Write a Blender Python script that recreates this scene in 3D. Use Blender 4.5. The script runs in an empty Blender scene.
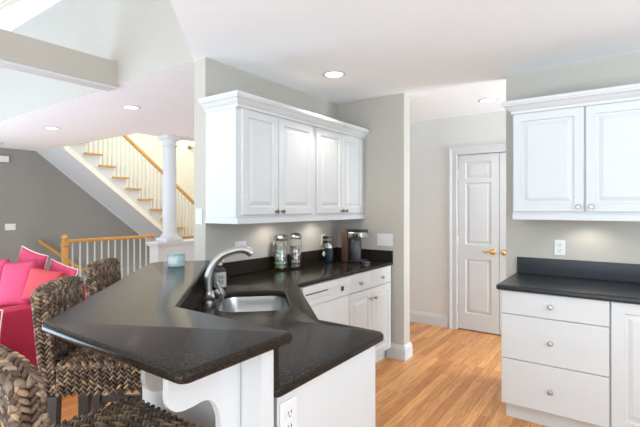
import bpy, bmesh, math, random
from mathutils import Vector, Matrix
R = math.radians
PI = math.pi
random.seed(7)
S = bpy.context.scene
COL = S.collection

# ------------------------------------------------------------------ camera, world, lights, exposure
cam = bpy.data.cameras.new('camera')
cam.sensor_width = 36.0
cam.lens = 427.0 / 640.0 * 36.0
cam.shift_y = -6.1 / 640.0
cam.clip_start = 0.02
co = bpy.data.objects.new('camera', cam)
COL.objects.link(co)
co.location = (0, 0, 1.43)
co.rotation_euler = (R(90), 0, math.atan(306 / 427.0))
S.camera = co

world = bpy.data.worlds.new('daylight')
S.world = world
world.use_nodes = True
bg = world.node_tree.nodes['Background']
bg.inputs[0].default_value = (0.78, 0.915, 1.000, 1)
bg.inputs[1].default_value = 1.371

S.view_settings.view_transform = 'Standard'
S.view_settings.look = 'None'
S.view_settings.gamma = 1.0
S.view_settings.use_curve_mapping = False
S.view_settings.exposure = 0.17


def area(name, loc, rot, sx, sy, power, color=(1, 1, 1)):
    l = bpy.data.lights.new(name, 'AREA')
    l.shape = 'RECTANGLE'
    l.size = sx
    l.size_y = sy
    l.energy = power
    l.color = color
    o = bpy.data.objects.new(name, l)
    COL.objects.link(o)
    o.location = loc
    o.rotation_euler = rot
    return o


# daylight from presumed living-room windows behind the camera; the rest are added unseen fills
area('living_room_daylight', (-5.5, -4.3, 1.8), (R(98), 0, 0), 6.0, 3.0, 90.9, (0.715, 0.897, 1.000))
area('rear_fill', (0.3, -4.3, 1.5), (R(100), 0, 0), 4.4, 2.4, 62, (0.80, 0.93, 1.0))  # added lamp behind the camera, brightens the cabinet fronts; no known window
area('left_side_fill', (-9.0, -0.6, 1.6), (R(105), 0, R(-90)), 3.4, 2.0, 104, (0.68, 0.86, 1.000))  # added lamp at the left wall for the low ceiling; no window known
area('rear_ceiling_fill', (-0.6, -2.2, 0.06), (R(165), 0, 0), 4.5, 2.2, 228, (0.765, 0.91, 1.000))  # added uplight near the floor, lifts the kitchen ceiling; no sun falls there
area('living_ceiling_fill', (-6.2, -0.4, 0.06), (R(160), 0, 0), 4.5, 2.2, 300, (0.49, 0.775, 1.000))  # added uplight that brightens the low ceiling on the living side
area('kitchen_ceiling_fill', (2.36, 0.9, 1.6), (R(136), 0, R(90)), 2.7, 1.3, 85, (0.71, 0.87, 1.000))  # added lamp tilted upward to fill the kitchen ceiling; the window is assumed
area('stairwell_fill', (-7.0, 5.8, 4.7), (0, 0, 0), 1.6, 2.6, 100.9, (0.937, 1.000, 0.941))  # added overhead lamp that brightens the cream stairwell walls
area('hall_fill', (2.2, 4.4, 1.3), (R(120), 0, R(90)), 1.0, 2.0, 126.2, (0.775, 0.901, 1.000))  # added lamp out of view, lifts the dim hall and its ceiling


# ------------------------------------------------------------------ materials
def lin(c):
    return tuple(((v / 255.0) / 12.92 if v / 255.0 <= 0.04045 else ((v / 255.0 + 0.055) / 1.055) ** 2.4) for v in c)


def mat(name, rgb, rough=0.5, metal=0.0, var=0.04, scale=8.0, bump=0.0, bscale=60.0, spec=0.5, srgb=False,
        stretch=(1, 1, 1), trans=0.0, emit=None, coat=0.0):
    m = bpy.data.materials.new(name)
    m.use_nodes = True
    nt = m.node_tree
    b = nt.nodes['Principled BSDF']
    c = lin(rgb) if srgb else rgb
    tc = nt.nodes.new('ShaderNodeTexCoord')
    mp = nt.nodes.new('ShaderNodeMapping')
    mp.inputs['Scale'].default_value = stretch
    nt.links.new(tc.outputs['Object'], mp.inputs[0])
    nz = nt.nodes.new('ShaderNodeTexNoise')
    nz.inputs['Scale'].default_value = scale
    nz.inputs['Detail'].default_value = 4
    nt.links.new(mp.outputs[0], nz.inputs['Vector'])
    cr = nt.nodes.new('ShaderNodeValToRGB')
    cr.color_ramp.elements[0].position = 0.3
    cr.color_ramp.elements[1].position = 0.7
    cr.color_ramp.elements[0].color = tuple(v * (1 - var) for v in c) + (1,)
    cr.color_ramp.elements[1].color = tuple(min(1, v * (1 + var)) for v in c) + (1,)
    nt.links.new(nz.outputs[0], cr.inputs[0])
    nt.links.new(cr.outputs[0], b.inputs['Base Color'])
    b.inputs['Roughness'].default_value = rough
    b.inputs['Metallic'].default_value = metal
    b.inputs['Specular IOR Level'].default_value = spec
    b.inputs['Transmission Weight'].default_value = trans
    b.inputs['Coat Weight'].default_value = coat
    if emit:
        b.inputs['Emission Color'].default_value = (emit[0], emit[1], emit[2], 1)
        b.inputs['Emission Strength'].default_value = emit[3]
    if bump:
        n2 = nt.nodes.new('ShaderNodeTexNoise')
        n2.inputs['Scale'].default_value = bscale
        nt.links.new(mp.outputs[0], n2.inputs['Vector'])
        bp = nt.nodes.new('ShaderNodeBump')
        bp.inputs['Strength'].default_value = bump
        bp.inputs['Distance'].default_value = 0.01
        nt.links.new(n2.outputs[0], bp.inputs['Height'])
        nt.links.new(bp.outputs[0], b.inputs['Normal'])
    return m


def granite():
    m = bpy.data.materials.new('granite')
    m.use_nodes = True
    nt = m.node_tree
    b = nt.nodes['Principled BSDF']
    tc = nt.nodes.new('ShaderNodeTexCoord')
    n1 = nt.nodes.new('ShaderNodeTexNoise')
    n1.inputs['Scale'].default_value = 170
    n1.inputs['Detail'].default_value = 3
    v = nt.nodes.new('ShaderNodeTexVoronoi')
    v.inputs['Scale'].default_value = 120
    nt.links.new(tc.outputs['Object'], n1.inputs['Vector'])
    nt.links.new(tc.outputs['Object'], v.inputs['Vector'])
    r1 = nt.nodes.new('ShaderNodeValToRGB')
    e = r1.color_ramp.elements
    e[0].position = 0.38
    e[0].color = (0.016, 0.0125, 0.010, 1)
    e[1].position = 0.72
    e[1].color = (0.044, 0.033, 0.025, 1)
    nt.links.new(n1.outputs[0], r1.inputs[0])
    r2 = nt.nodes.new('ShaderNodeValToRGB')
    e = r2.color_ramp.elements
    e[0].position = 0.0
    e[0].color = (0.042, 0.035, 0.029, 1)
    e[1].position = 0.32
    e[1].color = (0, 0, 0, 1)
    nt.links.new(v.outputs['Distance'], r2.inputs[0])
    mx = nt.nodes.new('ShaderNodeMix')
    mx.data_type = 'RGBA'
    mx.blend_type = 'ADD'
    mx.inputs[0].default_value = 0.7
    nt.links.new(r1.outputs[0], mx.inputs[6])
    nt.links.new(r2.outputs[0], mx.inputs[7])
    nt.links.new(mx.outputs[2], b.inputs['Base Color'])
    b.inputs['Roughness'].default_value = 0.16
    b.inputs['Specular IOR Level'].default_value = 0.11
    return m


def planks(name, ca, cb, width, length, rough, gap, along='Y', cm=None):
    m = bpy.data.materials.new(name)
    m.use_nodes = True
    nt = m.node_tree
    b = nt.nodes['Principled BSDF']
    tc = nt.nodes.new('ShaderNodeTexCoord')
    mp = nt.nodes.new('ShaderNodeMapping')
    mp.inputs['Rotation'].default_value = (0, 0, R(90) if along == 'Y' else 0)
    nt.links.new(tc.outputs['Object'], mp.inputs[0])
    br = nt.nodes.new('ShaderNodeTexBrick')
    br.offset = 0.37
    br.inputs['Color1'].default_value = (*ca, 1)
    br.inputs['Color2'].default_value = (*cb, 1)
    br.inputs['Mortar'].default_value = (*(cm or tuple(v * 0.45 for v in ca)), 1)
    br.inputs['Scale'].default_value = 1.0
    br.inputs['Mortar Size'].default_value = gap
    br.inputs['Mortar Smooth'].default_value = 0.3
    br.inputs['Bias'].default_value = 0.0
    br.inputs['Brick Width'].default_value = length
    br.inputs['Row Height'].default_value = width
    nt.links.new(mp.outputs[0], br.inputs['Vector'])
    m2 = nt.nodes.new('ShaderNodeMapping')
    m2.inputs['Scale'].default_value = (26, 1.6, 1) if along == 'Y' else (1.6, 26, 1)
    nt.links.new(tc.outputs['Object'], m2.inputs[0])
    nz = nt.nodes.new('ShaderNodeTexNoise')
    nz.inputs['Scale'].default_value = 2.2
    nz.inputs['Detail'].default_value = 6
    nz.inputs['Distortion'].default_value = 1.4
    nt.links.new(m2.outputs[0], nz.inputs['Vector'])
    cr = nt.nodes.new('ShaderNodeValToRGB')
    cr.color_ramp.elements[0].position = 0.32
    cr.color_ramp.elements[0].color = (0.62, 0.55, 0.47, 1)
    cr.color_ramp.elements[1].position = 0.62
    cr.color_ramp.elements[1].color = (1.08, 1.08, 1.08, 1)
    nt.links.new(nz.outputs[0], cr.inputs[0])
    mx = nt.nodes.new('ShaderNodeMix')
    mx.data_type = 'RGBA'
    mx.blend_type = 'MULTIPLY'
    mx.inputs[0].default_value = 0.75
    nt.links.new(br.outputs[0], mx.inputs[6])
    nt.links.new(cr.outputs[0], mx.inputs[7])
    nt.links.new(mx.outputs[2], b.inputs['Base Color'])
    b.inputs['Roughness'].default_value = rough
    return m


def weave_mat():
    m = bpy.data.materials.new('woven_seagrass')
    m.use_nodes = True
    nt = m.node_tree
    b = nt.nodes['Principled BSDF']
    g = nt.nodes.new('ShaderNodeNewGeometry')
    cr = nt.nodes.new('ShaderNodeValToRGB')
    e = cr.color_ramp.elements
    e[0].position = 0.0
    e[0].color = (0.05, 0.026, 0.014, 1)
    e[1].position = 1.0
    e[1].color = (0.46, 0.29, 0.16, 1)
    for p, c in ((0.3, (0.095, 0.055, 0.033, 1)), (0.6, (0.16, 0.105, 0.07, 1)), (0.85, (0.27, 0.185, 0.125, 1))):
        x = e.new(p)
        x.color = c
    nt.links.new(g.outputs['Random Per Island'], cr.inputs[0])
    tc = nt.nodes.new('ShaderNodeTexCoord')
    nz = nt.nodes.new('ShaderNodeTexNoise')
    nz.inputs['Scale'].default_value = 220
    nt.links.new(tc.outputs['Object'], nz.inputs['Vector'])
    bp = nt.nodes.new('ShaderNodeBump')
    bp.inputs['Strength'].default_value = 0.35
    bp.inputs['Distance'].default_value = 0.004
    nt.links.new(nz.outputs[0], bp.inputs['Height'])
    nt.links.new(bp.outputs[0], b.inputs['Normal'])
    nt.links.new(cr.outputs[0], b.inputs['Base Color'])
    b.inputs['Roughness'].default_value = 0.5
    return m


WHITE = mat('white_cabinet_paint', (0.66, 0.665, 0.67), 0.38, var=0.01)
TRIM = mat('white_trim_paint', (0.66, 0.665, 0.675), 0.45, var=0.01)
CEIL = mat('ceiling_paint', (0.92, 0.94, 0.96), 0.9, var=0.008, scale=2)
WALL = mat('warm_grey_wall_paint', (0.50, 0.463, 0.413), 0.85, var=0.012, scale=3)
PALEWALL = mat('pale_grey_wall_paint', (0.72, 0.71, 0.675), 0.85, var=0.012, scale=3)
HEADER = mat('light_grey_wall_paint', (0.475, 0.447, 0.41), 0.85, var=0.012, scale=3)
DARKWALL = mat('dark_grey_wall_paint', (0.28, 0.267, 0.243), 0.85, var=0.02, scale=3)
CREAM = mat('cream_wall_paint', (0.82, 0.80, 0.72), 0.85, var=0.01)
GRAN = granite()
SLATE = mat('slate_black_laminate', (0.021, 0.0245, 0.030), 0.32, var=0.35, scale=160, spec=0.35)
FLOOR = planks('oak_floor', (0.60, 0.225, 0.058), (0.86, 0.42, 0.148), 0.068, 0.9, 0.3, 0.0012)
PINE = planks('pale_board_ceiling', (0.80, 0.72, 0.64), (0.84, 0.78, 0.72), 0.14, 3.0, 0.6, 0.003, 'X', (0.62, 0.50, 0.38))
OAK = mat('golden_oak', (0.60, 0.31, 0.085), 0.38, var=0.12, scale=6, stretch=(1, 6, 6))
STEEL = mat('brushed_steel', (0.52, 0.515, 0.50), 0.33, 1.0, var=0.06, scale=30, stretch=(1, 1, 12))
NICKEL = mat('satin_nickel', (0.50, 0.49, 0.475), 0.33, 1.0, var=0.03)
PEWTER = mat('pewter', (0.40, 0.385, 0.36), 0.3, 1.0, var=0.04)
BRONZE = mat('antique_brass', (0.30, 0.235, 0.15), 0.32, 1.0, var=0.05)
BRASS = mat('polished_brass', (0.83, 0.55, 0.18), 0.22, 1.0, var=0.03)
BLACK = mat('black_plastic', (0.018, 0.018, 0.02), 0.35, var=0.1)
SLOT = mat('dark_gap', (0.03, 0.03, 0.03), 0.8, var=0.1)
PLATE = mat('white_plastic', (0.74, 0.74, 0.735), 0.35, var=0.01)
IVORY = mat('ivory_plastic', (0.80, 0.76, 0.64), 0.4, var=0.02)
GREYP = mat('pale_grey_plastic', (0.66, 0.68, 0.66), 0.4, var=0.02)
WEAVE = weave_mat()
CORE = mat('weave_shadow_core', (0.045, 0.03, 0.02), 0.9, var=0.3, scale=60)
DARKWOOD = mat('espresso_wood', (0.022, 0.016, 0.014), 0.35, var=0.25, scale=10, stretch=(6, 6, 1))
PINK = mat('pink_cotton', (0.64, 0.06, 0.15), 0.85, var=0.08, scale=5, bump=0.12, bscale=300)
CORAL = mat('coral_cotton', (0.72, 0.085, 0.11), 0.85, var=0.08, scale=6, bump=0.12, bscale=300)
RED = mat('raspberry_slipcover', (0.62, 0.045, 0.115), 0.9, var=0.06, scale=4, bump=0.1, bscale=260)
PIPING = mat('cream_piping', (0.84, 0.66, 0.60), 0.8, var=0.05)
LAMP = mat('lamp_diffuser', (1, 1, 1), 0.5, var=0, emit=(1.0, 0.97, 0.92, 4.0))
WARMGLASS = mat('frosted_lit_glass', (1, 1, 1), 0.4, var=0, emit=(1.0, 0.95, 0.85, 3.0))
GLASS = mat('clear_glass', (0.95, 0.97, 0.96), 0.03, var=0, trans=1.0)
BLUEGLASS = mat('pale_blue_glass', (0.50, 0.68, 0.70), 0.15, var=0.06, scale=20)
BLUELID = mat('blue_grey_lid', (0.36, 0.46, 0.49), 0.3, var=0.05)
LABEL = mat('grey_paper_label', (0.50, 0.49, 0.46), 0.6, var=0.04)
LABELW = mat('pale_paper_label', (0.66, 0.72, 0.72), 0.6, var=0.04)
INK = mat('dark_ink', (0.05, 0.05, 0.05), 0.7, var=0)
CREAMP = mat('cream_pump', (0.72, 0.60, 0.42), 0.4, var=0.03)
NAVY = mat('navy_enamel', (0.020, 0.030, 0.042), 0.25, var=0.1)
CHAR = mat('charcoal_metal', (0.055, 0.055, 0.065), 0.35, 0.3, var=0.08)
WALNUT = mat('walnut_brown_panel', (0.085, 0.045, 0.03), 0.4, var=0.2, scale=10, stretch=(8, 8, 1))
GREENB = mat('green_wrapper', (0.25, 0.48, 0.10), 0.5, var=0.1)
WHITEB = mat('white_wrapper', (0.80, 0.82, 0.80), 0.5, var=0.05)
REDB = mat('red_wrapper', (0.45, 0.05, 0.09), 0.45, var=0.1)
DARKB = mat('dark_wrapper', (0.10, 0.09, 0.10), 0.5, var=0.1)
TANB = mat('tan_wrapper', (0.50, 0.36, 0.26), 0.5, var=0.1)


# ------------------------------------------------------------------ helpers
def obj(name, bm, m, parent=None, smooth=False, loc=None, rotz=None):
    me = bpy.data.meshes.new(name)
    bmesh.ops.recalc_face_normals(bm, faces=bm.faces[:])
    bm.to_mesh(me)
    bm.free()
    me.materials.append(m)
    if smooth:
        for p in me.polygons:
            p.use_smooth = True
        if smooth != 'all':
            try:
                me.set_sharp_from_angle(angle=R(40))
            except Exception:
                pass
    o = bpy.data.objects.new(name, me)
    COL.objects.link(o)
    if parent:
        o.parent = parent
    if loc:
        o.location = loc
    if rotz is not None:
        o.rotation_euler = (0, 0, rotz)
    return o


def thing(name, label, cat, loc=(0, 0, 0), rotz=0.0, group=None):
    o = bpy.data.objects.new(name, None)
    COL.objects.link(o)
    o.empty_display_size = 0.05
    o.location = loc
    o.rotation_euler = (0, 0, rotz)
    o['label'] = label
    o['category'] = cat
    if group:
        o['group'] = group
    return o


def tag(o, label, cat, group=None):
    o['label'] = label
    o['category'] = cat
    if group:
        o['group'] = group
    return o


def struct(name, bm, m, smooth=False):
    o = obj(name, bm, m, None, smooth)
    o['kind'] = 'structure'
    return o


def lab(o, label):
    o['label'] = label
    return o


def box(bm, x0, x1, y0, y1, z0, z1, bev=0.0, seg=2):
    r = bmesh.ops.create_cube(bm, size=1.0)
    M = Matrix.Translation(((x0 + x1) / 2, (y0 + y1) / 2, (z0 + z1) / 2)) @ Matrix.Diagonal((x1 - x0, y1 - y0, z1 - z0, 1))
    bmesh.ops.transform(bm, matrix=M, verts=r['verts'])
    if bev:
        es = list({e for v in r['verts'] for e in v.link_edges})
        bmesh.ops.bevel(bm, geom=es, offset=bev, segments=seg, affect='EDGES', profile=0.5)
    return bm


def bx(*a, **k):
    return box(bmesh.new(), *a, **k)


def prism(bm, pts, z0, z1):
    """polygon in plan extruded from z0 to z1"""
    lo = [bm.verts.new((p[0], p[1], z0)) for p in pts]
    hi = [bm.verts.new((p[0], p[1], z1)) for p in pts]
    bm.faces.new(lo[::-1])
    bm.faces.new(hi)
    n = len(pts)
    for i in range(n):
        j = (i + 1) % n
        bm.faces.new((lo[i], lo[j], hi[j], hi[i]))
    return bm


def prism_yz(bm, pts, x0, x1):
    lo = [bm.verts.new((x0, p[0], p[1])) for p in pts]
    hi = [bm.verts.new((x1, p[0], p[1])) for p in pts]
    bm.faces.new(lo[::-1])
    bm.faces.new(hi)
    n = len(pts)
    for i in range(n):
        j = (i + 1) % n
        bm.faces.new((lo[i], lo[j], hi[j], hi[i]))
    return bm


def lathe(bm, prof, seg=24, M=None):
    """prof: list of (r, z), revolved about z"""
    rings = []
    vs = []
    for r, z in prof:
        if r < 1e-6:
            v = bm.verts.new((0, 0, z))
            rings.append([v])
            vs.append(v)
        else:
            rg = [bm.verts.new((r * math.cos(2 * PI * k / seg), r * math.sin(2 * PI * k / seg), z)) for k in range(seg)]
            rings.append(rg)
            vs += rg
    for a, b in zip(rings, rings[1:]):
        if len(a) == 1 and len(b) == 1:
            continue
        for k in range(seg):
            j = (k + 1) % seg
            if len(a) == 1:
                bm.faces.new((a[0], b[j], b[k]))
            elif len(b) == 1:
                bm.faces.new((a[k], a[j], b[0]))
            else:
                bm.faces.new((a[k], a[j], b[j], b[k]))
    if M is not None:
        bmesh.ops.transform(bm, matrix=M, verts=vs)
    return bm


def tube(bm, pts, rad, seg=10, caps=True):
    """round tube along a 3-D polyline; rad a number or a list"""
    P = [Vector(p) for p in pts]
    n = len(P)
    rads = rad if isinstance(rad, (list, tuple)) else [rad] * n
    t0 = (P[1] - P[0]).normalized()
    up = Vector((0, 0, 1)) if abs(t0.z) < 0.9 else Vector((1, 0, 0))
    a = t0.cross(up).normalized()
    rings = []
    for i in range(n):
        t = (P[min(i + 1, n - 1)] - P[max(i - 1, 0)]).normalized()
        a = (a - t * a.dot(t)).normalized()
        b = t.cross(a)
        rings.append([bm.verts.new(P[i] + (a * math.cos(2 * PI * k / seg) + b * math.sin(2 * PI * k / seg)) * rads[i]) for k in range(seg)])
    for r0, r1 in zip(rings, rings[1:]):
        for k in range(seg):
            j = (k + 1) % seg
            bm.faces.new((r0[k], r0[j], r1[j], r1[k]))
    if caps:
        bm.faces.new(rings[0][::-1])
        bm.faces.new(rings[-1])
    return bm


def smooth_path(pts, n=6):
    """Catmull-Rom through pts"""
    P = [Vector(p) for p in pts]
    P = [P[0] * 2 - P[1]] + P + [P[-1] * 2 - P[-2]]
    out = []
    for i in range(1, len(P) - 2):
        for k in range(n):
            t = k / n
            p0, p1, p2, p3 = P[i - 1:i + 3]
            out.append(0.5 * ((2 * p1) + (p2 - p0) * t + (2 * p0 - 5 * p1 + 4 * p2 - p3) * t * t + (3 * p1 - p0 - 3 * p2 + p3) * t ** 3))
    out.append(P[-2])
    return out


def sweep_plan(bm, path, prof):
    """profile (outward offset, z) swept along an open plan path with mitres; outward is to the right of travel"""
    n = len(path)
    P = [Vector(p) for p in path]
    rows = []
    for i in range(n):
        def nrm(a, b):
            d = (b - a).normalized()
            return Vector((d.y, -d.x))
        if i == 0:
            m = nrm(P[0], P[1])
        elif i == n - 1:
            m = nrm(P[-2], P[-1])
        else:
            n0, n1 = nrm(P[i - 1], P[i]), nrm(P[i], P[i + 1])
            m = (n0 + n1) / (1 + n0.dot(n1))
        rows.append([bm.verts.new((P[i].x + m.x * o, P[i].y + m.y * o, z)) for o, z in prof])
    k = len(prof)
    for a, b in zip(rows, rows[1:]):
        for q in range(k):
            w = (q + 1) % k
            bm.faces.new((a[q], a[w], b[w], b[q]))
    bm.faces.new(rows[0])
    bm.faces.new(rows[-1][::-1])
    return bm


def ring_panel(bm, x0, x1, z0, z1, yf, rings, back=None):
    """front face looking to -y built of nested rectangles; rings = (inset, depth)"""
    prev = None
    first = None
    for ins, dep in rings:
        r = [bm.verts.new((x, yf + dep, z)) for x, z in ((x0 + ins, z0 + ins), (x1 - ins, z0 + ins), (x1 - ins, z1 - ins), (x0 + ins, z1 - ins))]
        if prev:
            for k in range(4):
                j = (k + 1) % 4
                bm.faces.new((prev[k], prev[j], r[j], r[k]))
        else:
            first = r
        prev = r
    bm.faces.new(prev)
    if back is not None:
        b = [bm.verts.new((x, back, z)) for x, z in ((x0, z0), (x1, z0), (x1, z1), (x0, z1))]
        for k in range(4):
            j = (k + 1) % 4
            bm.faces.new((first[j], first[k], b[k], b[j]))
        bm.faces.new(b[::-1])
    return bm


RAISED = [(0, 0.004), (0.004, 0), (0.056, 0), (0.061, 0.009), (0.073, 0.009), (0.098, 0.001)]
SLAB = [(0, 0.004), (0.005, 0)]


def rounded_poly(corners, seg=6):
    """corners: (x, y, r)"""
    out = []
    n = len(corners)
    for i in range(n):
        p = Vector(corners[i][:2])
        r = corners[i][2]
        if r <= 0:
            out.append((p.x, p.y))
            continue
        a = (Vector(corners[i - 1][:2]) - p).normalized()
        b = (Vector(corners[(i + 1) % n][:2]) - p).normalized()
        ang = a.angle(b)
        d = r / math.tan(ang / 2)
        c = p + (a + b).normalized() * (r / math.sin(ang / 2))
        s = p + a * d - c
        e = p + b * d - c
        tot = s.angle(e)
        sign = 1 if s.x * e.y - s.y * e.x > 0 else -1
        for k in range(seg + 1):
            t = sign * tot * k / seg
            out.append((c.x + s.x * math.cos(t) - s.y * math.sin(t), c.y + s.x * math.sin(t) + s.y * math.cos(t)))
    return out


def slab(name, outlines, z0, z1, bev, m, parent=None):
    """flat slab with rounded edges from plan outlines (the first is the outside, others are holes)"""
    cu = bpy.data.curves.new(name, 'CURVE')
    cu.dimensions = '2D'
    cu.fill_mode = 'BOTH'
    for pts in outlines:
        sp = cu.splines.new('POLY')
        sp.points.add(len(pts) - 1)
        for p, q in zip(sp.points, pts):
            p.co = (q[0], q[1], 0, 1)
        sp.use_cyclic_u = True
    cu.extrude = (z1 - z0) / 2 - bev
    cu.bevel_depth = bev
    cu.bevel_resolution = 3
    cu.offset = -bev
    tmp = bpy.data.objects.new(name + '_curve', cu)
    COL.objects.link(tmp)
    bpy.context.view_layer.update()
    me = bpy.data.meshes.new_from_object(tmp.evaluated_get(bpy.context.evaluated_depsgraph_get()))
    bpy.data.objects.remove(tmp)
    me.transform(Matrix.Translation((0, 0, (z0 + z1) / 2)))
    me.name = name
    bm = bmesh.new()
    bm.from_mesh(me)
    bmesh.ops.remove_doubles(bm, verts=bm.verts[:], dist=0.0002)
    return obj(name, bm, m, parent, smooth=True)


def copy_tree(o, parent=None):
    c = o.copy()
    COL.objects.link(c)
    if parent:
        c.parent = parent
    for ch in list(o.children):
        copy_tree(ch, c)
    return c


# ------------------------------------------------------------------ the setting
ZC = 2.5
# floor, with the opening of the basement stairs
bm = bmesh.new()
box(bm, -9.3, 2.6, -4.5, 3.5, -0.12, 0)
box(bm, -8.05, 2.6, 3.5, 8.6, -0.12, 0)
box(bm, -9.3, -8.05, 6.6, 8.6, -0.12, 0)
struct('floor', bm, FLOOR)
struct('floor_basement', bx(-9.3, -7.9, 3.3, 8.6, -2.2, -2.1), FLOOR)

# kitchen + low ceiling (its free edge runs at 45 degrees over the bar)
bm = bmesh.new()
prism(bm, [(-2.57, 2.0), (2.4, -2.97), (2.4, 5.2), (-5.3, 5.2), (-5.735, 5.2), (-5.735, 2.0)], ZC, ZC + 0.25)
box(bm, -5.735, -5.3, 5.2, 8.6, ZC, ZC + 0.25)
box(bm, -9.1, -5.735, 2.0, 3.475, ZC, ZC + 0.25)
struct('ceiling', bm, CEIL)
struct('ceiling_living', bx(-9.3, 2.4, -4.5, 2.0, 3.681, 3.75), PINE)
struct('ceiling_stairwell', bx(-9.3, -5.3, 3.3, 8.6, 4.85, 4.95), CEIL)

# header wall above the low ceiling, seen through the open vault
struct('wall_header', bx(-9.1, -2.571, 1.9975, 1.9995, 2.5, 3.68), HEADER)
bm = bmesh.new()
prism(bm, [(-2.56, 2.001), (2.4, -2.96), (2.5, -2.96), (-2.46, 2.001)], ZC + 0.252, 3.68)
struct('wall_header_diagonal', bm, WALL)
bm = bmesh.new()
sweep_plan(bm, [(-9.1, 1.997), (-2.7, 1.997)], [(0, 3.525), (0.015, 3.525), (0.11, 3.635), (0.13, 3.655), (0.13, 3.68), (0, 3.68)])
struct('trim_1', bm, TRIM)
# beam across the vault with a white underside
struct('wall_beam', bx(-3.75, -3.612, -4.4, 1.997, 2.484, 2.70), WALL)
struct('trim_2', bx(-3.748, -3.614, -4.4, 1.997, 2.464, 2.483), TRIM)

# kitchen wall with the four-door cabinet, and its return
struct('wall_kitchen_left', bx(-2.565, -2.44, 2.0, 3.835, 0, ZC), WALL)
struct('wall_kitchen_return', bx(-2.439, -1.69, 3.705, 3.835, 0, ZC), WALL)
struct('wall_right', bx(-0.785, 2.5, 3.667, 3.8, 0, ZC), WALL)
bm = bmesh.new()
box(bm, -5.3, -1.615, 5.03, 5.15, 0, ZC)
box(bm, -0.68, 2.5, 5.03, 5.15, 0, ZC)
box(bm, -1.615, -0.68, 5.03, 5.15, 2.05, ZC)
struct('wall_back', bm, PALEWALL)
struct('wall_closet_shade', bx(-1.615, -0.68, 5.16, 5.2, 0, 2.05), SLOT)  # dark sheet behind the leaves: shade of the door gaps put into its colour
# stair wall: grey under the stairs, cream above
bm = bmesh.new()
prism_yz(bm, [(-4.5, -2.1), (-4.5, 3.68), (2.0, 3.68), (2.0, 2.5), (3.44, 2.5), (6.72, -0.12), (8.6, -0.12), (8.6, -2.1)], -9.22, -9.1)
struct('wall_left', bm, DARKWALL)
bm = bmesh.new()
prism_yz(bm, [(3.441, 2.5), (3.441, 4.85), (8.6, 4.85), (8.6, -0.118), (6.721, -0.118)], -9.22, -9.1)
struct('wall_stairwell_left', bm, CREAM)
struct('wall_stairwell_back', bx(-9.1, -5.3, 8.5, 8.6, 0, 4.85), CREAM)
struct('wall_stairwell_right', bx(-5.42, -5.3, 5.03, 8.5, 0, ZC), CREAM)
bm = bmesh.new()
box(bm, -9.1, -5.6, 3.35, 3.47, 2.75, 4.85)
box(bm, -5.73, -5.6, 3.47, 8.5, 2.75, 4.85)
struct('wall_stairwell_upper', bm, CREAM)
# kitchen window wall to the right, out of frame
bm = bmesh.new()
box(bm, 2.4, 2.5, -3, 3.667, 0, 0.95)
box(bm, 2.4, 2.5, -3, -0.5, 0.95, ZC)
box(bm, 2.4, 2.5, 2.3, 3.667, 0.95, ZC)
box(bm, 2.4, 2.5, -0.5, 2.3, 2.3, ZC)
struct('wall_kitchen_window', bm, WALL)

# half wall that carries the column
struct('wall_half', bx(-5.72, -5.5, 3.66, 5.03, 0, 0.86), TRIM)
bm = bmesh.new()
box(bm, -5.745, -5.475, 3.635, 5.03, 0.86, 0.885, 0.005)
box(bm, -5.765, -5.455, 3.615, 5.03, 0.885, 0.92, 0.008)
struct('trim_3', bm, TRIM)

# baseboards and door casing
BASE = [(0, 0), (0.016, 0), (0.016, 0.105), (0.011, 0.118), (0.008, 0.135), (0, 0.14)]
struct('baseboard_back', sweep_plan(bmesh.new(), [(-5.3, 5.03), (-1.717, 5.03)], BASE), TRIM)
struct('baseboard_return', sweep_plan(bmesh.new(), [(-1.86, 3.705), (-1.69, 3.705), (-1.69, 3.835), (-2.56, 3.835)],
                                      [(o * 1.3, z) for o, z in BASE]), TRIM)
struct('baseboard_left', sweep_plan(bmesh.new(), [(-9.1, 3.45), (-9.1, -4.0)][::-1], BASE), TRIM)
CAS = [(0, 0), (0, -0.012), (0.01, -0.018), (0.06, -0.014), (0.085, -0.022), (0.1, -0.022), (0.1, 0)]
bm = bmesh.new()
rows = []
for (px, pz, sx, sz) in ((-1.61, 0, -1, 0), (-1.61, 2.045, -1, 1), (-0.685, 2.045, 1, 1), (-0.685, 0, 1, 0)):
    rows.append([bm.verts.new((px + sx * o, 5.03 + d, pz + sz * o)) for o, d in CAS])
for a, b in zip(rows, rows[1:]):
    for q in range(len(CAS)):
        w = (q + 1) % len(CAS)
        bm.faces.new((a[q], a[w], b[w], b[q]))
bm.faces.new(rows[0])
bm.faces.new(rows[-1][::-1])
struct('trim_4', bm, TRIM)


# closet door leaves: three sunk panels each
def door_leaf(name, x0, x1):
    bm = bmesh.new()
    yf, yb = 5.035, 5.07
    zs = [(0.2, 0.83), (1.0, 1.715), (1.76, 1.955)]
    sx = 0.085
    box(bm, x0, x0 + sx, yf, yb, 0.012, 2.04)
    box(bm, x1 - sx, x1, yf, yb, 0.012, 2.04)
    edges = [0.012] + [v for z in zs for v in z] + [2.04]
    for a, b in zip(edges[0::2], edges[1::2]):
        box(bm, x0 + sx, x1 - sx, yf, yb, a, b)
    for a, b in zs:
        ring_panel(bm, x0 + sx, x1 - sx, a, b, yf, [(0, 0), (0.008, 0.012), (0.02, 0.012), (0.045, 0.003)])
    o = obj(name, bm, TRIM)
    o['kind'] = 'structure'
    return o


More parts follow.
